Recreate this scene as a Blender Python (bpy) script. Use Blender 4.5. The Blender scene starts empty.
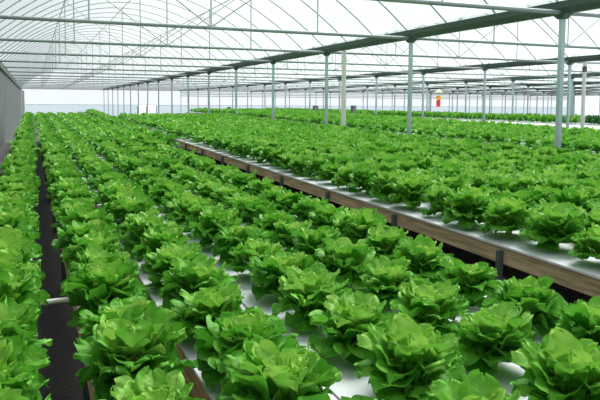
import bpy, math, random
import numpy as np

# ------------------------------------------------------------------ basics
SC = bpy.context.scene
COL = SC.collection
random.seed(7)
CAMZ = 1.5
F_PX, YAW, PITCH, ROLL, CY = 645.0, 0.3929, 0.0747, 0.0066, 151.8   # CY: optical axis row (the lens is shifted down)
BAY, SPAN = 4.0, 8.175
XG1, YP = 7.02, 7.185            # first gutter line, nearest post in view
GUT = CAMZ + 1.315              # chord / gutter height
XL = XG1 - SPAN                 # left eave
N_SPAN = 9
N_MIN, N_MAX = -3, 16
Y0, Y1 = YP + N_MIN * BAY, YP + N_MAX * BAY
RISE = 1.78
ORD = ("zeroth first second third fourth fifth sixth seventh eighth ninth tenth eleventh twelfth thirteenth "
       "fourteenth fifteenth sixteenth seventeenth eighteenth nineteenth").split()
TENS = "x x twenty thirty forty fifty sixty seventy eighty ninety".split()
TENTH = "x x twentieth thirtieth fortieth fiftieth sixtieth seventieth eightieth ninetieth".split()


def ordinal(n):
    if n < 20:
        return ORD[n]
    return TENTH[n // 10] if n % 10 == 0 else TENS[n // 10] + "-" + ORD[n % 10]


def tag(o, label=None, cat=None, group=None, kind=None):
    if label: o['label'] = label
    if cat: o['category'] = cat
    if group: o['group'] = group
    if kind: o['kind'] = kind
    return o


# camera maths, used only to decide which plants the frame shows
def cam_axes():
    cy, sy, cp, sp = math.cos(YAW), math.sin(YAW), math.cos(PITCH), math.sin(PITCH)
    fw = np.array([sy * cp, cy * cp, -sp]); r = np.array([cy, -sy, 0.0]); u = np.cross(r, fw)
    cr, sr = math.cos(ROLL), math.sin(ROLL)
    return fw, cr * r + sr * u, cr * u - sr * r


FW, RT, UP = cam_axes()


def project(p):
    d = np.array(p) - np.array([0, 0, CAMZ])
    z = d @ FW
    if z < 0.1: return None
    return 300 + F_PX * (d @ RT) / z, CY - F_PX * (d @ UP) / z, z


# ------------------------------------------------------------------ materials
def new_mat(name):
    m = bpy.data.materials.new(name); m.use_nodes = True
    nt = m.node_tree
    return m, nt, nt.nodes['Principled BSDF'], nt.nodes['Material Output']


def plain(name, col, rough=0.5, metal=0.0, var=0.12, scale=6.0, stretch=(1, 1, 1), bump=0.0):
    m, nt, b, out = new_mat(name)
    tc = nt.nodes.new('ShaderNodeTexCoord'); mp = nt.nodes.new('ShaderNodeMapping')
    mp.inputs['Scale'].default_value = stretch
    nz = nt.nodes.new('ShaderNodeTexNoise'); nz.inputs['Scale'].default_value = scale; nz.inputs['Detail'].default_value = 5
    rp = nt.nodes.new('ShaderNodeValToRGB')
    rp.color_ramp.elements[0].position = 0.3; rp.color_ramp.elements[1].position = 0.7
    rp.color_ramp.elements[0].color = (*[c * (1 - var) for c in col], 1)
    rp.color_ramp.elements[1].color = (*[min(1, c * (1 + var)) for c in col], 1)
    L = nt.links.new
    L(tc.outputs['Object'], mp.inputs['Vector']); L(mp.outputs['Vector'], nz.inputs['Vector'])
    L(nz.outputs['Fac'], rp.inputs['Fac']); L(rp.outputs['Color'], b.inputs['Base Color'])
    b.inputs['Roughness'].default_value = rough; b.inputs['Metallic'].default_value = metal
    if bump:
        bp = nt.nodes.new('ShaderNodeBump'); bp.inputs['Strength'].default_value = bump; bp.inputs['Distance'].default_value = 0.02
        L(nz.outputs['Fac'], bp.inputs['Height']); L(bp.outputs['Normal'], b.inputs['Normal'])
    return m


def film(name, tint, opaque, translucent=0.8, scale=0.6):
    """thin plastic film: partly clear, partly scattering"""
    m, nt, b, out = new_mat(name)
    nt.nodes.remove(b)
    tr = nt.nodes.new('ShaderNodeBsdfTransparent'); tr.inputs['Color'].default_value = (*tint, 1)
    tl = nt.nodes.new('ShaderNodeBsdfTranslucent'); tl.inputs['Color'].default_value = (*tint, 1)
    df = nt.nodes.new('ShaderNodeBsdfDiffuse'); df.inputs['Color'].default_value = (*tint, 1)
    m1 = nt.nodes.new('ShaderNodeMixShader'); m1.inputs[0].default_value = translucent
    m2 = nt.nodes.new('ShaderNodeMixShader')
    tc = nt.nodes.new('ShaderNodeTexCoord')
    nz = nt.nodes.new('ShaderNodeTexNoise'); nz.inputs['Scale'].default_value = scale; nz.inputs['Detail'].default_value = 3
    mr = nt.nodes.new('ShaderNodeMapRange')
    mr.inputs['To Min'].default_value = opaque - 0.08; mr.inputs['To Max'].default_value = opaque + 0.08
    L = nt.links.new
    L(tc.outputs['Object'], nz.inputs['Vector']); L(nz.outputs['Fac'], mr.inputs['Value']); L(mr.outputs[0], m2.inputs[0])
    L(df.outputs[0], m1.inputs[1]); L(tl.outputs[0], m1.inputs[2])
    L(tr.outputs[0], m2.inputs[1]); L(m1.outputs[0], m2.inputs[2]); L(m2.outputs[0], out.inputs['Surface'])
    return m


def leaf_mat(name, dark, mid, light):
    """colour by leaf age (attribute age: outer 0, inner 1) and pale midrib (attribute rib)"""
    m, nt, b, out = new_mat(name)
    L = nt.links.new
    at = nt.nodes.new('ShaderNodeAttribute'); at.attribute_name = 'age'
    tc = nt.nodes.new('ShaderNodeTexCoord')
    nz = nt.nodes.new('ShaderNodeTexNoise'); nz.inputs['Scale'].default_value = 22; nz.inputs['Detail'].default_value = 3
    ad = nt.nodes.new('ShaderNodeMath'); ad.operation = 'MULTIPLY_ADD'; ad.inputs[1].default_value = 0.5
    sb = nt.nodes.new('ShaderNodeMath'); sb.operation = 'SUBTRACT'; sb.inputs[1].default_value = 0.25
    rp = nt.nodes.new('ShaderNodeValToRGB')
    e = rp.color_ramp.elements
    e[0].position = 0.0; e[0].color = (*dark, 1); e[1].position = 1.0; e[1].color = (*light, 1)
    k = e.new(0.5); k.color = (*mid, 1)
    L(tc.outputs['Object'], nz.inputs['Vector']); L(nz.outputs['Fac'], ad.inputs[0]); L(at.outputs['Fac'], ad.inputs[2])
    L(ad.outputs[0], sb.inputs[0]); L(sb.outputs[0], rp.inputs['Fac'])
    L(rp.outputs['Color'], b.inputs['Base Color'])
    b.inputs['Roughness'].default_value = 0.5; b.inputs['Specular IOR Level'].default_value = 0.28
    bp = nt.nodes.new('ShaderNodeBump'); bp.inputs['Strength'].default_value = 0.6; bp.inputs['Distance'].default_value = 0.01
    n2 = nt.nodes.new('ShaderNodeTexNoise'); n2.inputs['Scale'].default_value = 48
    L(tc.outputs['Object'], n2.inputs['Vector']); L(n2.outputs['Fac'], bp.inputs['Height']); L(bp.outputs['Normal'], b.inputs['Normal'])
    tl = nt.nodes.new('ShaderNodeBsdfTranslucent'); mx = nt.nodes.new('ShaderNodeMixShader'); mx.inputs[0].default_value = 0.30
    L(rp.outputs['Color'], tl.inputs['Color']); L(b.outputs[0], mx.inputs[1]); L(tl.outputs[0], mx.inputs[2]); L(mx.outputs[0], out.inputs['Surface'])
    return m


M_STEEL = plain('galvanized_steel', (0.45, 0.57, 0.58), 0.5, 0.2, 0.12, 5, (1, 1, 0.3))
M_CHORD = plain('chord_steel', (0.30, 0.345, 0.35), 0.5, 0.2, 0.1, 5)
M_ROD = plain('thin_rod_steel', (0.55, 0.58, 0.58), 0.5, 0.2, 0.1, 5)
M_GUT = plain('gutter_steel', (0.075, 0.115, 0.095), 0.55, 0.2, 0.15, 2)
M_PVC = plain('white_pvc', (0.80, 0.80, 0.74), 0.35, 0, 0.05, 3)
M_COVER = plain('white_cover_film', (0.70, 0.72, 0.74), 0.4, 0, 0.06, 9, (1, 1, 1), 0.25)
M_BOARD = plain('weathered_brown_board', (0.46, 0.345, 0.21), 0.85, 0, 0.4, 14, (1, 0.25, 2.5), 0.5)
M_FABRIC = plain('black_ground_fabric', (0.085, 0.076, 0.080), 0.8, 0, 0.4, 40, (1, 1, 1), 0.4)
M_LEG = plain('grey_green_leg', (0.09, 0.12, 0.10), 0.6, 0.2, 0.2, 8)
M_PIPE = plain('grey_drain_pipe', (0.16, 0.17, 0.18), 0.4, 0, 0.1, 5)
M_NET = plain('grey_side_curtain', (0.13, 0.15, 0.145), 0.75, 0, 0.35, 3.0, (1, 4.0, 0.12), 0.2)
M_BOX = plain('dark_grey_box', (0.12, 0.13, 0.13), 0.5, 0, 0.1, 5)
M_BOX2 = plain('grey_box_panel', (0.3, 0.31, 0.31), 0.4, 0, 0.1, 5)
M_RED = plain('red_cloth', (0.75, 0.03, 0.03), 0.5, 0, 0.1, 5)
M_ORANGE = plain('orange_cloth', (0.9, 0.35, 0.04), 0.5, 0, 0.1, 5)
M_CREAM = plain('pale_yellow_cap', (0.85, 0.83, 0.5), 0.5, 0, 0.1, 5)
M_ROOF = film('roof_film', (0.90, 0.95, 0.95), 0.30)
M_WALLFILM = film('wall_film', (0.95, 0.97, 0.98), 0.62)
M_BLUE = film('blue_grey_film', (0.74, 0.84, 0.90), 0.5, 0.8, 0.15)
M_DAYLIGHT = film('white_daylight_film', (0.99, 0.99, 0.99), 0.9, 0.95)  # nearly opaque white film; its whiteness stands in for bright daylight outside
M_LEAF = leaf_mat('lettuce_leaf', (0.026, 0.17, 0.010), (0.125, 0.415, 0.032), (0.42, 0.68, 0.14))
M_HEART = leaf_mat('lettuce_heart_leaf', (0.10, 0.34, 0.025), (0.22, 0.52, 0.05), (0.45, 0.68, 0.14))
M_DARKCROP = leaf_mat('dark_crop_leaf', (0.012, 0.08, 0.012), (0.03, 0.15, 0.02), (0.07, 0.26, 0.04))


# ------------------------------------------------------------------ mesh builder
class MB:
    def __init__(self): self.v = []; self.f = []; self.smooth = []

    def add(self, vs, fs, smooth=False):
        n = len(self.v); self.v += [tuple(p) for p in vs]
        self.f += [tuple(i + n for i in q) for q in fs]; self.smooth += [smooth] * len(fs)

    def box(self, a, b):
        x0, y0, z0 = a; x1, y1, z1 = b
        self.add([(x0, y0, z0), (x1, y0, z0), (x1, y1, z0), (x0, y1, z0), (x0, y0, z1), (x1, y0, z1), (x1, y1, z1), (x0, y1, z1)],
                 [(0, 3, 2, 1), (4, 5, 6, 7), (0, 1, 5, 4), (1, 2, 6, 5), (2, 3, 7, 6), (3, 0, 4, 7)])

    def tube(self, pts, r, n=8, cap=True):
        pts = [np.array(p, float) for p in pts]
        rings = []
        for i, p in enumerate(pts):
            d = pts[min(i + 1, len(pts) - 1)] - pts[max(i - 1, 0)]; d /= np.linalg.norm(d)
            a = np.array([0, 0, 1.0]) if abs(d[2]) < 0.9 else np.array([0, 1.0, 0])
            s = np.cross(d, a); s /= np.linalg.norm(s); t = np.cross(s, d)
            rr = r[i] if isinstance(r, (list, tuple)) else r
            rings.append([p + rr * (math.cos(q) * s + math.sin(q) * t) for q in [2 * math.pi * k / n for k in range(n)]])
        vs = [p for R in rings for p in R]; fs = []
        for i in range(len(pts) - 1):
            for k in range(n):
                k2 = (k + 1) % n
                fs.append((i * n + k, i * n + k2, (i + 1) * n + k2, (i + 1) * n + k))
        self.add(vs, fs, True)
        if cap:
            m = (len(pts) - 1) * n
            self.add(rings[0], [tuple(range(n))]); self.add(rings[-1], [tuple(reversed(range(n)))])

    def lathe(self, prof, n=16, c=(0, 0)):
        vs = [(c[0] + r * math.cos(2 * math.pi * k / n), c[1] + r * math.sin(2 * math.pi * k / n), z) for r, z in prof for k in range(n)]
        fs = [(i * n + k, i * n + (k + 1) % n, (i + 1) * n + (k + 1) % n, (i + 1) * n + k) for i in range(len(prof) - 1) for k in range(n)]
        self.add(vs, fs, True)

    def mesh(self, name, mat):
        me = bpy.data.meshes.new(name); me.from_pydata(self.v, [], self.f)
        me.polygons.foreach_set('use_smooth', self.smooth)
        me.materials.append(mat); me.update()
        return me

    def build(self, name, mat, parent=None, loc=(0, 0, 0)):
        return link(name, self.mesh(name, mat), parent, loc)


def link(name, me, parent=None, loc=(0, 0, 0)):
    o = bpy.data.objects.new(name, me); COL.objects.link(o); o.location = loc
    if parent is not None: o.parent = parent
    return o


def empty(name, loc=(0, 0, 0)):
    return link(name, None, None, loc)


def copy_tree(o, parent=None):
    c = o.copy(); COL.objects.link(c)
    if parent is not None: c.parent = parent
    for ch in list(o.children): copy_tree(ch, c)
    return c


# ------------------------------------------------------------------ setting
XR = XL + SPAN * N_SPAN
b = MB(); b.box((XL - 0.3, Y0 - 1, -0.1), (XR + 0.3, Y1 + 0.5, 0)); tag(b.build('floor', M_FABRIC), kind='structure')


def arch_z(t):                    # t 0..1 across the span
    return RISE * (1 - (2 * t - 1) ** 2)


# roof film, one vault per span
NA = 24
for k in range(N_SPAN):
    x0 = XL + k * SPAN
    b = MB(); vs = []; fs = []
    ys = np.linspace(Y0, Y1, 25)
    for y in ys:
        for i in range(NA + 1):
            t = i / NA
            vs.append((x0 + 0.10 + t * (SPAN - 0.2), y, GUT + 0.19 + arch_z(t)))
    for j in range(len(ys) - 1):
        for i in range(NA):
            a = j * (NA + 1) + i
            fs.append((a, a + 1, a + NA + 2, a + NA + 1))
    b.add(vs, fs, True)
    tag(b.build('ceiling', M_ROOF), kind='structure')

XW = XL + 0.16
# left wall: grey side curtain with an eave rail above it
b = MB(); vs = []; fs = []
ny = 400
for j in range(ny + 1):
    y = Y0 + (Y1 - Y0) * j / ny
    dx = 0.018 * math.sin(j * 2.1) + 0.012 * math.sin(j * 0.77)
    vs += [(XW + dx, y, 0.0), (XW + dx, y, GUT - 0.14)]
for j in range(ny): fs.append((2 * j, 2 * j + 1, 2 * j + 3, 2 * j + 2))
b.add(vs, fs, True); tag(b.build('wall_left', M_NET), kind='structure')
b = MB(); b.box((XL - 0.1, Y0, GUT - 0.20), (XW + 0.07, Y1, GUT + 0.03))
tag(b.build('trim_1', M_GUT), kind='structure')
b = MB(); b.box((XW + 0.03, Y1 - 0.6, 0), (XW + 0.28, Y1 - 0.3, GUT - 0.2)); tag(b.build('trim_2', M_PVC), kind='structure')


def gable(y, name, mat, z0):
    b = MB()
    for k in range(N_SPAN):
        x0 = XL + k * SPAN
        top = [(x0 + SPAN * i / NA, y, GUT + 0.19 + arch_z(i / NA)) for i in range(NA + 1)]
        n = len(top)
        vs = [(p[0], y, z0) for p in top] + top
        b.add(vs, [(i, i + 1, n + i + 1, n + i) for i in range(NA)])
    tag(b.build(name, mat), kind='structure')


RAIL = 1.22
gable(Y1 + 0.1, 'wall_far', M_WALLFILM, RAIL)
gable(Y0, 'wall_back', M_WALLFILM, 0.0)
b = MB(); b.add([(XR, Y0, 0), (XR, Y1, 0), (XR, Y1, GUT + 0.2), (XR, Y0, GUT + 0.2)], [(0, 1, 2, 3)])
tag(b.build('wall_right', M_WALLFILM), kind='structure')
b = MB(); b.box((XL, Y1 + 0.02, RAIL - 0.01), (XR, Y1 + 0.1, RAIL + 0.03)); tag(b.build('trim_3', M_ROD), kind='structure')


b = MB()
for zz in (2.60, 2.42, 2.22): b.box((XL + 2 * SPAN, Y1 + 0.02, zz), (XR, Y1 + 0.1, zz + 0.06))
tag(b.build('trim_4', M_PIPE), kind='structure')


def far_x(px):                    # where a far-wall column of the picture stands
    t = (px - 300) / F_PX
    d = FW + RT * t - UP * (105 - CY) / F_PX
    return d[0] / d[1] * (Y1 + 0.1)


# low band of the far wall: blue-grey film with two vents whose daylight is painted in as white film
W1a, W1b, W2b = far_x(137.5), far_x(146.5), far_x(156)
b = MB()
for xa, xb in ((XL, W1a), (W2b, XR)):
    b.add([(xa, Y1 + 0.1, 0), (xb, Y1 + 0.1, 0), (xb, Y1 + 0.1, RAIL), (xa, Y1 + 0.1, RAIL)], [(0, 1, 2, 3)])
tag(b.build('wall_far_lower', M_BLUE), kind='structure')
for i, (xa, xb) in enumerate(((W1a, W1b), (W1b, W2b))):
    b = MB(); b.add([(xa, Y1 + 0.1, 0), (xb, Y1 + 0.1, 0), (xb, Y1 + 0.1, RAIL), (xa, Y1 + 0.1, RAIL)], [(0, 1, 2, 3)])
    w = tag(b.build('window_%d' % (i + 1), M_DAYLIGHT), kind='structure')
    f = MB(); f.box((xa - 0.04, Y1 + 0.03, 0), (xa + 0.04, Y1 + 0.09, RAIL - 0.1)); f.box((xb - 0.04, Y1 + 0.03, 0), (xb + 0.04, Y1 + 0.09, RAIL - 0.1))
    f.build('window_frame', M_CHORD, w)


# ------------------------------------------------------------------ steelwork
def from_cam(n):                  # bay number counted from the nearest bay line in front of the camera
    return n + 2


SPAN_WORD = {k: '%s span from left' % ORD[k + 1] for k in range(N_SPAN)}
LINE_WORD = {k: '%s post line from left' % ORD[k] for k in range(1, N_SPAN + 1)}

# posts
b = MB(); b.box((-0.032, -0.032, 0.012), (0.032, 0.032, GUT - 0.03)); post_me = b.mesh('post_shaft', M_STEEL)
b = MB(); b.box((-0.11, -0.11, 0), (0.11, 0.11, 0.012)); plate_me = b.mesh('base_plate', M_STEEL)
b = MB()
b.add([(-0.045, -0.05, GUT - 0.09), (0.045, -0.05, GUT - 0.09), (0.045, 0.05, GUT - 0.09), (-0.045, 0.05, GUT - 0.09),
       (-0.08, -0.12, GUT - 0.021), (0.08, -0.12, GUT - 0.021), (0.08, 0.12, GUT - 0.021), (-0.08, 0.12, GUT - 0.021)],
      [(0, 3, 2, 1), (4, 5, 6, 7), (0, 1, 5, 4), (1, 2, 6, 5), (2, 3, 7, 6), (3, 0, 4, 7)])
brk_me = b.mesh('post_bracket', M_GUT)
post0 = None
for g in range(1, N_SPAN):
    first = 0 if g == 1 else None
    cnt = 0
    for n in range(0, N_MAX + 1):
        x, y = XL + g * SPAN, YP + n * BAY
        q = project((x, y, CAMZ))
        if q is None or not (-20 < q[0] < 625): continue
        cnt += 1
        lab = 'grey galvanized steel post, %s from camera in %s' % (ordinal(cnt), LINE_WORD[g])
        if post0 is None:
            post0 = empty('steel_post'); link('shaft', post_me, post0); link('base_plate', plate_me, post0); link('bracket', brk_me, post0)
            o = post0
        else: o = copy_tree(post0)
        o.location = (x, y, 0); tag(o, lab, 'post', 'steel posts under the gutters')

# gutters
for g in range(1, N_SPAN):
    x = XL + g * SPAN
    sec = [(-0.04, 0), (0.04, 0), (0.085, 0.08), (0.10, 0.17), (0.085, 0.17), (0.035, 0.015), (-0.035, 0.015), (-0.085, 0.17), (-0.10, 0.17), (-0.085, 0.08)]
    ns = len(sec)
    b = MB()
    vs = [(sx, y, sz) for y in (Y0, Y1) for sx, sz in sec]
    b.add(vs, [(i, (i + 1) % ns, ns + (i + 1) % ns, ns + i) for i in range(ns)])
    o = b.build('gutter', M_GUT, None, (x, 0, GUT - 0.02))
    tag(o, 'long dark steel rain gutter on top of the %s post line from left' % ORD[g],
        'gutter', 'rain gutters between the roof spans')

# trusses: one per bay line and span
HX = SPAN / 2
b = MB(); b.tube([(-HX + 0.05, 0, 0), (HX - 0.05, 0, 0)], 0.032, 8); chord_me = b.mesh('bottom_chord', M_CHORD)
hang = []
for xx in (-HX / 2, 0, HX / 2):
    b = MB(); b.tube([(xx, 0, 0.03), (xx, 0, 0.19 + arch_z(0.5 + xx / SPAN) - 0.03)], 0.015, 6); hang.append(b.mesh('hanger', M_ROD))
diag = []
for s in (-1, 1):
    b = MB(); b.tube([(0.02 * s, 0, 0.03), (s * HX / 2, 0, 0.19 + arch_z(0.75) - 0.06)], 0.013, 6); diag.append(b.mesh('diagonal_brace', M_ROD))
truss0 = None
for k in range(N_SPAN):
    cnt = 0
    for n in range(-1, N_MAX + 1):
        xc, y = XL + (k + 0.5) * SPAN, YP + n * BAY
        vis = False
        for i in range(17):
            q = project((xc + (i / 8 - 1) * HX, y, GUT))
            if q and -5 < q[0] < 605 and -5 < q[1] < 405: vis = True
        if not vis: continue
        cnt += 1
        if truss0 is None:
            truss0 = empty('roof_truss'); link('bottom_chord', chord_me, truss0)
            for m in hang: link('hanger', m, truss0)
            for m in diag: link('diagonal_brace', m, truss0)
            o = truss0
        else: o = copy_tree(truss0)
        o.location = (xc, y, GUT)
        tag(o, 'steel tie truss with V braces, %s from camera in %s' % (ordinal(cnt), SPAN_WORD[k]), 'truss', 'roof trusses across the spans')

# hoops (three to a bay)
b = MB()
b.tube([((i / 20 - 0.5) * (SPAN - 0.2), 0, 0.155 + arch_z(i / 20)) for i in range(21)], 0.0165, 6)
hoop_me = b.mesh('roof_hoop', M_ROD)
n_h = 0
for k in range(6):
    cnt = 0
    for j in range(-6, 3 * N_MAX + 1):
        xc, y = XL + (k + 0.5) * SPAN, YP + j * BAY / 3
        vis = False
        for i in range(21):
            q = project((xc + (i / 20 - 0.5) * SPAN, y, GUT + 0.155 + arch_z(i / 20)))
            if q and -3 < q[0] < 603 and -3 < q[1]: vis = True
        if not vis: continue
        cnt += 1; n_h += 1
        if n_h > 300: continue
        o = link('roof_hoop', hoop_me, None, (xc, y, GUT))
        tag(o, 'thin curved steel roof hoop, %s from camera in %s' % (ordinal(cnt), SPAN_WORD[k]), 'hoop', 'curved roof hoops under the film')

# purlins
for k in range(N_SPAN):
    for t, w in ((0.25, 'left flank'), (0.5, 'ridge'), (0.75, 'right flank')):
        x = XL + (k + t) * SPAN
        b = MB(); b.tube([(0, Y0 + 0.05, 0), (0, Y1, 0)], 0.014, 6)
        o = b.build('roof_purlin', M_ROD, None, (x, 0, GUT + 0.155 + arch_z(t) - 0.03))
        tag(o, 'long thin steel purlin along the %s of the roof, %s' % (w, SPAN_WORD[k]), 'purlin', 'purlins along the roof')

# white downpipes beside posts
for (x, y, lab) in ((XG1 + 0.02, YP + 1.76 * BAY, 'thick white plastic downpipe beside the third post under the first gutter'),
                    (XG1 + SPAN + 0.02, YP + 1.86 * BAY, 'white plastic downpipe with dark collar under the second gutter')):
    e = empty('downpipe', (x, y, 0)); tag(e, lab, 'pipe', 'white rainwater downpipes')
    b = MB(); b.tube([(0, 0, 0), (0, 0, GUT - 0.03)], 0.056, 14); b.build('pipe', M_PVC, e)
    b = MB(); b.tube([(0, 0, GUT - 0.32), (0, 0, GUT - 0.16)], 0.068, 14)
    c = b.build('collar', M_PVC if x < 10 else M_LEG, e)
    b = MB(); b.tube([(0, 0, 0.0), (0, 0, 0.12)], 0.068, 14); b.build('foot_socket', M_PVC, e)


# ------------------------------------------------------------------ growing beds
def zl(y): return CAMZ - 0.835 + 0.0100 * (min(y, 40) - 2.3)        # left troughs
def zr(y): return CAMZ - 0.83 + 0.0134 * (min(y, 27) - 2.3)         # right beds
def zg(y): return zl(y) - 0.01 + 0.009 * (y - 9.8)
def zf(y): return CAMZ - 0.80


ROWX = {'A': (-0.135, 0.11), 'B': (0.255, 0.10), 'C': (0.62, 0.16), 'D': (0.967, 0.165), 'E': (1.325, 0.165), 'F': (1.68, 0.165), 'G': (2.025, 0.165)}
ROW_START = {'G': 9.8}
LEFT_END, RIGHT_END, BED2_END = 26.5, 22.5, 34.0


def slab(b, x0, x1, y0, y1, zf_, dz0, dz1, n=1):
    ys = np.linspace(y0, y1, n + 1); vs = []; fs = []
    for y in ys:
        z = zf_(y)
        vs += [(x0, y, z + dz0), (x1, y, z + dz0), (x1, y, z + dz1), (x0, y, z + dz1)]
    for j in range(n):
        a = 4 * j
        fs += [(a, a + 4, a + 5, a + 1), (a + 1, a + 5, a + 6, a + 2), (a + 2, a + 6, a + 7, a + 3), (a + 3, a + 7, a + 4, a)]
    fs += [(0, 1, 2, 3), (4 * n + 3, 4 * n + 2, 4 * n + 1, 4 * n)]
    b.add(vs, fs)


def make_bed(name, label, group, x0, x1, y0, y1, zfun, board_h, lips, leg_step, n_legs, cat='growing bed', legx=None, cover_pad=0.006):
    e = empty(name, ((x0 + x1) / 2, y0, 0)); tag(e, label, cat, group)
    ox = (x0 + x1) / 2; zz = lambda y: zfun(y + y0)
    w = (x1 - x0) / 2; Ln = y1 - y0; n = 12
    b = MB(); slab(b, -w - cover_pad, w + cover_pad, 0, Ln, zz, -0.012, 0.0, n); b.build('cover_film', M_COVER, e)
    for s in (-1, 1):
        b = MB(); slab(b, min(s * w, s * (w - 0.03)), max(s * w, s * (w - 0.03)), 0, Ln, zz, -0.012 - board_h, -0.012, n)
        b.build('side_board', M_BOARD, e)
    b = MB(); slab(b, -w + 0.03, w - 0.03, 0.0, Ln, zz, -0.012 - board_h * 0.8, -board_h * 0.6, n); b.build('bottom_board', M_BOARD, e)
    for i in range(n_legs):
        y = 0.4 + i * leg_step
        if y > Ln: break
        for sx in (legx or (-w + 0.05, w - 0.05)):
            b = MB(); b.box((sx - 0.022, y - 0.022, 0), (sx + 0.022, y + 0.022, zz(y) - 0.01 - board_h * 0.8)); b.build('leg', M_LEG, e)
    return e


ROW_LABEL = {'A': 'row along the grey left wall', 'B': 'first row right of black aisle'}
for i, r in enumerate('CDEFG'): ROW_LABEL[r] = '%s row right of black aisle' % ORD[i + 2]
for r, (xc, hw) in ROWX.items():
    make_bed('growing_trough', 'narrow white-topped trough with brown sides, carrying the ' + ROW_LABEL[r], 'narrow growing troughs on the left',
             xc - hw, xc + hw, ROW_START.get(r, 0.2), LEFT_END, zl if r != 'G' else zg, 0.13 if r != 'A' else 0.10, 0.01, 2.4, 10, 'growing trough')

BX0, BX1 = 2.535, 6.42
bed = make_bed('growing_bed', 'wide white-topped growing bed with brown side boards beyond the right-hand aisle', 'wide growing beds',
               BX0, BX1, 1.2, RIGHT_END, zr, 0.10, 0.02, 1.2, 0, cover_pad=0.012)
for i, y in enumerate([0.6 + 1.2 * k for k in range(17)]):   # leg posts along the aisle face
    b = MB(); x = BX0 - 0.03 - (BX0 + BX1) / 2
    b.box((x - 0.004, y - 0.014, 0), (x + 0.028, y + 0.014, zr(y + 1.2) - 0.03))
    b.build('leg', M_LEG, bed)
    b = MB(); x = BX1 + 0.03 - (BX0 + BX1) / 2
    b.box((x - 0.022, y - 0.028, 0), (x + 0.022, y + 0.028, zr(y + 1.2) - 0.014))
    b.build('leg', M_LEG, bed)
b = MB(); xo = BX0 + 0.12 - (BX0 + BX1) / 2
b.tube([(xo, 0.0, 0.40), (xo, RIGHT_END - 1.3, 0.55)], 0.03, 8); b.build('drain_pipe', M_PIPE, bed)
B2X0, B2X1 = 7.55, 12.1
make_bed('growing_bed', 'wide planted growing bed behind the nearest steel post, before the second post line', 'wide growing beds', B2X0, B2X1, 4.5, BED2_END, zr, 0.115, 0.02, 3.0, 10)
B3X0, B3X1 = 15.6, 20.6
make_bed('growing_bed', 'bare white growing bed with no plants, just behind the second post line', 'wide growing beds', B3X0, B3X1, 9.0, 46.0, zf, 0.115, 0.02, 4.0, 9)
B4X0, B4X1 = 20.9, 23.0
make_bed('growing_bed', 'planted growing bed beyond the bare white one, bright green then dark', 'wide growing beds', B4X0, B4X1, 12.0, 60.0, zf, 0.115, 0.02, 6.0, 8)

# white pipe bridging the narrow black aisle, resting on both troughs
e = MB(); yb = 2.78
zb = zl(yb) + 0.012
e.tube([(ROWX['A'][0] + 0.05, yb, zb), (ROWX['B'][0] - 0.05, yb + 0.02, zb)], 0.011, 8)
o = e.build('water_pipe', M_PVC); tag(o, 'thin white plastic pipe bridging the narrow black aisle', 'pipe')


# ------------------------------------------------------------------ lettuces
def leaf_arrays(rng, L, W, elev, curl, ns, nv, amp, waves, age):
    s = np.linspace(0, 1, ns + 1)[:, None] ** 0.85; v = np.linspace(-1, 1, nv + 1)[None, :]
    v = np.sign(v) * np.abs(v) ** 0.8
    th = elev - curl * s ** 1.8
    ds = L * np.diff(s, axis=0)
    thm = (th[1:] + th[:-1]) / 2
    r = np.concatenate([[[0.0]], np.cumsum(np.cos(thm) * ds, 0)]); z = np.concatenate([[[0.0]], np.cumsum(np.sin(thm) * ds, 0)])
    c0 = 0.58
    base = 0.20 + 0.80 * np.clip(s / c0, 0, 1) ** 1.1
    tip = np.sqrt(np.clip(1 - (np.clip(s - c0, 0, 1) / (1 - c0)) ** 3.0, 0.03, 1))
    w = W / 2 * base * tip
    e = np.maximum(np.abs(v) * np.ones_like(s), 0.78 * np.clip((s - c0) / (1 - c0), 0, 1) * np.ones_like(v)) * np.clip(s * 2.2, 0, 1) * (1 - 0.35 * np.clip((s - 0.8) / 0.2, 0, 1) * np.abs(v))
    ph = np.arctan2(v * 1.0, (s - 0.45) * 1.8)
    p = rng.uniform(0, 6.28, 4)
    lobes = np.sin(ph * waves * 0.55 + p[0])
    frill = np.sin(ph * waves * 1.35 + p[1]) + 0.6 * np.sin(ph * waves * 2.1 + p[2])
    off = amp * (1.05 * e ** 1.3 * lobes + 0.85 * e ** 2.5 * frill) + (0.14 * W) * v ** 2 * (0.4 + 0.6 * rng.uniform()) \
        + 0.35 * amp * np.sin(s * 11 + p[3]) * np.cos(v * 5 + p[2]) * (1 - e) * np.clip(s * 3, 0, 1) + rng.normal(0, amp * 0.05, (ns + 1, nv + 1))
    rip = 1 + (0.10 * np.sin(ph * waves * 1.7 + p[3]) + 0.05 * np.sin(ph * waves * 2.6)) * e
    y = v * w * rip + 0 * s
    ext = amp * 0.4 * np.clip((s - c0) / (1 - c0), 0, 1) * np.sin(v * waves * 1.6 + p[0])
    rr = r - np.sin(th) * off + np.cos(th) * ext; zz = z + np.cos(th) * off + np.sin(th) * ext
    P = np.stack([rr + 0 * v, y, zz + 0 * v], -1)
    ageA = np.clip(age + 0.16 * (1 - e) * (s > 0.02) - 0.02 + 0.10 * e * rng.uniform(-1, 1), 0, 1)
    return P.reshape(-1, 3), ageA.reshape(-1)


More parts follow.
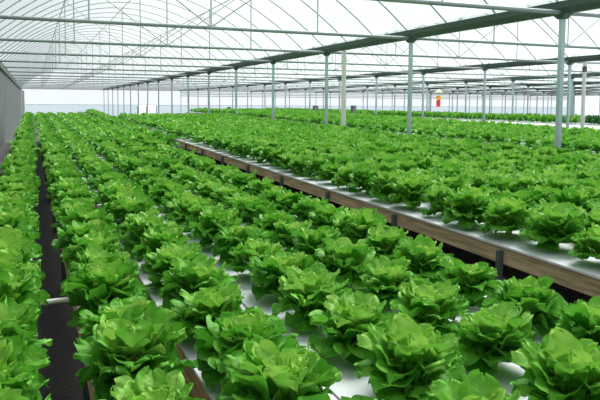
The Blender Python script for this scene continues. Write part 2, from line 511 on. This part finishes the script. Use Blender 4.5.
def rosette(seed, n, ns, nv, t0=0.0, t1=1.0, size=1.0, amp=0.0155):
    rng = np.random.default_rng(seed)
    V = []; A = []; Fq = []; off = 0
    idx = np.arange((ns + 1) * (nv + 1)).reshape(ns + 1, nv + 1)
    q = np.stack([idx[:-1, :-1], idx[1:, :-1], idx[1:, 1:], idx[:-1, 1:]], -1).reshape(-1, 4)
    tint = rng.uniform(-0.10, 0.10)
    for i in range(n):
        t = t0 + (t1 - t0) * (i + 0.5) / n
        L = (0.112 + 0.066 * math.sin(math.pi * min(1, 0.15 + 0.9 * t))) * rng.uniform(0.85, 1.12); W = (0.126 - 0.034 * t) * rng.uniform(0.85, 1.15)
        el = math.radians(10 + 70 * t ** 0.7 + rng.uniform(-11, 11)); cu = math.radians(rng.uniform(25, 75) * (1.1 - 0.45 * t))
        P, a = leaf_arrays(rng, L, W, el, cu, ns, nv, amp * (1 - 0.25 * t) * rng.uniform(0.8, 1.3), rng.uniform(4.2, 6.0), np.clip(0.20 + 0.55 * t + tint + rng.uniform(-0.1, 0.1), 0, 1))
        P[:, 0] += 0.012
        az = i * 2.39996 + rng.uniform(-0.35, 0.35) + t0 * 2
        ca, sa = math.cos(az), math.sin(az)
        R = np.stack([P[:, 0] * ca - P[:, 1] * sa, P[:, 0] * sa + P[:, 1] * ca, P[:, 2] + 0.025 + 0.03 * t], -1)
        V.append(R); A.append(a); Fq.append(q + off); off += len(R)
    V = np.concatenate(V) * size; A = np.concatenate(A); Fq = np.concatenate(Fq)
    V[:, 2] = np.maximum(V[:, 2], 0.018)
    return V, A, Fq


def mesh_np(name, V, A, Fq, mat, mats_index=None):
    me = bpy.data.meshes.new(name)
    me.vertices.add(len(V)); me.vertices.foreach_set('co', V.astype(np.float32).ravel())
    me.loops.add(Fq.size); me.loops.foreach_set('vertex_index', Fq.astype(np.int32).ravel())
    me.polygons.add(len(Fq)); me.polygons.foreach_set('loop_start', (np.arange(len(Fq)) * 4).astype(np.int32))
    at = me.attributes.new('age', 'FLOAT', 'POINT'); at.data.foreach_set('value', A.astype(np.float32))
    me.update(calc_edges=True)
    me.polygons.foreach_set('use_smooth', np.ones(len(Fq), bool))
    me.materials.append(mat); me.validate()
    return me


def add_stem(V, A, Fq):
    n = 8; k = len(V)
    ring = lambda r, z: np.array([(r * math.cos(2 * math.pi * i / n), r * math.sin(2 * math.pi * i / n), z) for i in range(n)])
    V = np.concatenate([V, ring(0.02, 0.0), ring(0.016, 0.06)]); A = np.concatenate([A, np.full(2 * n, 0.9)])
    q = np.array([(k + i, k + (i + 1) % n, k + n + (i + 1) % n, k + n + i) for i in range(n)])
    return V, A, np.concatenate([Fq, q])


NV = 9
OUT_ME = [mesh_np('lettuce', *add_stem(*rosette(100 + i, 34, 24, 16, 0.0, 0.70)), M_LEAF) for i in range(NV)]
HRT_ME = [mesh_np('heart', *rosette(300 + i, 13, 20, 14, 0.71, 1.0), M_HEART) for i in range(NV)]
WHOLE_ME = [mesh_np('lettuce', *add_stem(*rosette(100 + i, 40, 12, 8, 0.0, 1.0)), M_LEAF) for i in range(NV)]
MID = [rosette(500 + i, 30, 7, 5) for i in range(6)]
FAR = [rosette(700 + i, 20, 4, 3) for i in range(6)]

PITCH_L, PITCH_R = 0.335, 0.355
plants = []          # (row label, row key, x, y, z)
rr = random.Random(3)


def in_frame(x, y, z):
    q = project((x, y, z + 0.12))
    return q is not None and -12 - 60 / q[2] < q[0] < 600 + 60 / q[2] and q[1] < 400 + 110 / q[2] and q[1] > 0


for r, (xc, hw) in ROWX.items():
    y = ROW_START.get(r, 0.0) + 0.42 + rr.uniform(0, 0.2) + (0.25 if r == 'G' else 0)
    zl_ = zg if r == 'G' else zl
    while y < LEFT_END - 0.1:
        x = xc + rr.uniform(-0.02, 0.02) - (0.035 if r == 'C' else 0)
        q = project((x, y, zl(y)))
        bare = False
        if not bare: plants.append((ROW_LABEL[r], x, y, zl_(y), 'L'))
        y += PITCH_L + rr.uniform(-0.02, 0.02)
nr = 11
for i in range(nr):
    xc = BX0 + 0.175 + i * (BX1 - BX0 - 0.345) / (nr - 1)
    lab = 'front row of wide right bed' if i == 0 else '%s row back on wide right bed' % ORD[i + 1]
    y = 1.5 + rr.uniform(0, 0.3)
    while y < RIGHT_END - 0.15:
        plants.append((lab, xc + rr.uniform(-0.025, 0.025), y, zr(y), 'R'))
        y += PITCH_R + rr.uniform(-0.02, 0.02)

shown = [p for p in plants if in_frame(*p[1:4])]
shown.sort(key=lambda p: math.dist(p[1:4], (0, 0, CAMZ)))
single = set(id(p) for p in shown[:300])
rest = [p for p in plants if id(p) not in single]
byrow = {}
for p in shown[:300]: byrow.setdefault(p[0], []).append(p)
for row, ps in byrow.items():
    ps.sort(key=lambda p: p[2])
    for i, (_, x, y, z, side) in enumerate(ps):
        d = math.dist((x, y, z), (0, 0, CAMZ))
        k = rr.randrange(NV)
        near = d < 5.2
        o = link('lettuce', OUT_ME[k] if near else WHOLE_ME[k], None, (x, y, z + 0.003))
        o.rotation_euler = (rr.uniform(-0.05, 0.05), rr.uniform(-0.05, 0.05), rr.uniform(0, 6.28))
        s = rr.uniform(0.90, 1.06) * ((0.97 if row == ROW_LABEL['A'] else 0.91) if side == 'L' else 1.04)
        o.scale = (s, s, s * rr.uniform(1.08, 1.3))
        if near:
            h = link('heart', HRT_ME[k], o); h['label'] = 'paler yellow-green heart leaves'
        tag(o, 'curly lettuce, %s from camera in %s' % (ordinal(i + 1), row), 'lettuce', 'lettuces growing in rows')


def mass(name, pts, mat, label, seed, hscale=1.0):
    rng = np.random.default_rng(seed)
    Vs = []; As = []; Fs = []; off = 0
    for (x, y, z) in pts:
        d = math.dist((x, y, z), (0, 0, CAMZ))
        src = MID if d < 11 else FAR
        V, A, Fq = src[rng.integers(len(src))]
        a = rng.uniform(0, 6.283); s = rng.uniform(0.95, 1.15)
        c, sn = math.cos(a) * s, math.sin(a) * s
        W = np.stack([V[:, 0] * c - V[:, 1] * sn + x, V[:, 0] * sn + V[:, 1] * c + y, V[:, 2] * s * hscale * rng.uniform(1.0, 1.2) + z], -1)
        Vs.append(W); As.append(np.clip(A + rng.uniform(-0.08, 0.08), 0, 1)); Fs.append(Fq + off); off += len(W)
    me = mesh_np(name, np.concatenate(Vs), np.concatenate(As), np.concatenate(Fs), mat)
    o = link(name, me); tag(o, label, 'lettuces', None, 'stuff')
    return o


pts = [p[1:4] for p in rest]
i = 0
x = B2X0 + 0.2
while x < B2X1 - 0.15:
    y = 4.7 + rr.uniform(0, 0.3)
    while y < BED2_END - 0.2:
        q = project((x, y, 0.9))
        if q and q[0] < 680: pts.append((x + rr.uniform(-0.03, 0.03), y, zr(y)))
        y += 0.37 + rr.uniform(-0.02, 0.02)
    x += 0.385
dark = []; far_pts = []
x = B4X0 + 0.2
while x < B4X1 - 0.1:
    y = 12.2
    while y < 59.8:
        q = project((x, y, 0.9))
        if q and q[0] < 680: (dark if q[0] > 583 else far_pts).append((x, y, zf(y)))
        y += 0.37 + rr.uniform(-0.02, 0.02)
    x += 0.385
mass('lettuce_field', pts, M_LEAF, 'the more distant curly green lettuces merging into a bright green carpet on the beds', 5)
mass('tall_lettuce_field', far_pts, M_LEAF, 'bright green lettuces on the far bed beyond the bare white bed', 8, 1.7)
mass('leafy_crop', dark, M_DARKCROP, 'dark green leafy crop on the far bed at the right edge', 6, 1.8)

# ------------------------------------------------------------------ small far things
def at(px, py, y):               # world point on the plane Y = y seen at that place in the photograph
    d = FW + RT * (px - 300) / F_PX - UP * (py - CY) / F_PX
    k = y / d[1]
    return d[0] * k, y, CAMZ + d[2] * k


yl = YP + 5 * BAY
lx, _, lz = at(438.5, 97.5, yl)
e = empty('lantern', (lx, yl, lz)); tag(e, 'red and orange hanging lantern with a pale yellow cap, high among the far posts', 'lantern')
b = MB(); b.lathe([(0.0, 0.40), (0.06, 0.39), (0.2, 0.27), (0.21, 0.25), (0.0, 0.26)], 18); b.build('cap', M_CREAM, e)
b = MB(); b.lathe([(0.0, 0.10), (0.07, 0.09), (0.13, 0.02), (0.12, -0.08), (0.09, -0.12), (0.0, -0.12)], 18); b.build('upper_globe', M_ORANGE, e)
b = MB(); b.lathe([(0.0, -0.11), (0.085, -0.13), (0.105, -0.22), (0.10, -0.42), (0.07, -0.47), (0.0, -0.47)], 18); b.build('lower_globe', M_RED, e)
b = MB(); b.tube([(0, 0, 0.08), (0, 0, GUT - lz - 0.03)], 0.008, 6); b.build('hanging_cord', M_ROD, e)

for px, py, yy, w, lab in ((315.5, 105.5, 32, 0.24, 'small dark box on legs behind the beds, left of the thick white downpipe'),
                           (353.5, 105.5, 28, 0.2, 'small dark box on legs behind the beds, right of the thick white downpipe'),
                           (229.0, 107, 49, 0.26, 'smallest dark box on legs at the far end, left of the fourth post')):
    x, y, z = at(px, py, yy)
    e = empty('control_box', (x, y, 0)); tag(e, lab, 'control box', 'dark boxes beyond the beds')
    b = MB(); b.box((-w / 2, -0.1, z - 0.42), (w / 2, 0.1, z)); b.build('housing', M_BOX, e)
    b = MB(); b.box((-w / 2 + 0.03, -0.115, z - 0.38), (w / 2 - 0.03, -0.1, z - 0.04)); b.build('door', M_BOX2, e)
    for sx in (-1, 1):
        b = MB(); b.box((sx * (w / 2 - 0.03) - 0.02, -0.02, 0), (sx * (w / 2 - 0.03) + 0.02, 0.02, z - 0.42)); b.build('leg', M_LEG, e)

# ------------------------------------------------------------------ light
w = bpy.data.worlds.new('overcast'); SC.world = w; w.use_nodes = True
nt = w.node_tree; bg = nt.nodes['Background']
tc = nt.nodes.new('ShaderNodeTexCoord'); dp = nt.nodes.new('ShaderNodeVectorMath'); dp.operation = 'DOT_PRODUCT'
sd = np.array([0.45, 0.35, 0.82]); sd /= np.linalg.norm(sd)
dp.inputs[1].default_value = tuple(sd)
rp = nt.nodes.new('ShaderNodeValToRGB')
rp.color_ramp.elements[0].position = 0.0; rp.color_ramp.elements[0].color = (0.74, 0.86, 0.93, 1)
rp.color_ramp.elements[1].position = 1.0; rp.color_ramp.elements[1].color = (1.0, 1.0, 0.99, 1)
nt.links.new(tc.outputs['Generated'], dp.inputs[0]); nt.links.new(dp.outputs['Value'], rp.inputs['Fac']); nt.links.new(rp.outputs['Color'], bg.inputs['Color'])
bg.inputs['Strength'].default_value = 0.5
sun = bpy.data.lights.new('sun', 'SUN'); sun.energy = 5.0; sun.angle = math.radians(40); sun.color = (1.0, 0.98, 0.94)
so = bpy.data.objects.new('sun', sun); COL.objects.link(so); so.location = (5, 5, 12)
from mathutils import Vector, Matrix
so.rotation_euler = Vector(tuple(-sd)).to_track_quat('-Z', 'Y').to_euler()

# ------------------------------------------------------------------ camera
cd = bpy.data.cameras.new('camera'); co = bpy.data.objects.new('camera', cd); COL.objects.link(co)
cd.sensor_fit = 'HORIZONTAL'; cd.sensor_width = 36.0; cd.lens = F_PX / 600 * 36.0; cd.shift_y = -(200 - CY) / 600; cd.clip_end = 300; cd.clip_start = 0.05
m = Matrix(((RT[0], UP[0], -FW[0], 0), (RT[1], UP[1], -FW[1], 0), (RT[2], UP[2], -FW[2], CAMZ), (0, 0, 0, 1)))
co.matrix_world = m
SC.camera = co

SC.view_settings.view_transform = 'Standard'; SC.view_settings.look = 'None'
SC.view_settings.exposure = 0.52; SC.view_settings.gamma = 1.0; SC.view_settings.use_curve_mapping = False
SC.cycles.use_denoising = True
SC.cycles.transparent_max_bounces = 32
SC.cycles.max_bounces = 10
SC.cycles.diffuse_bounces = 5
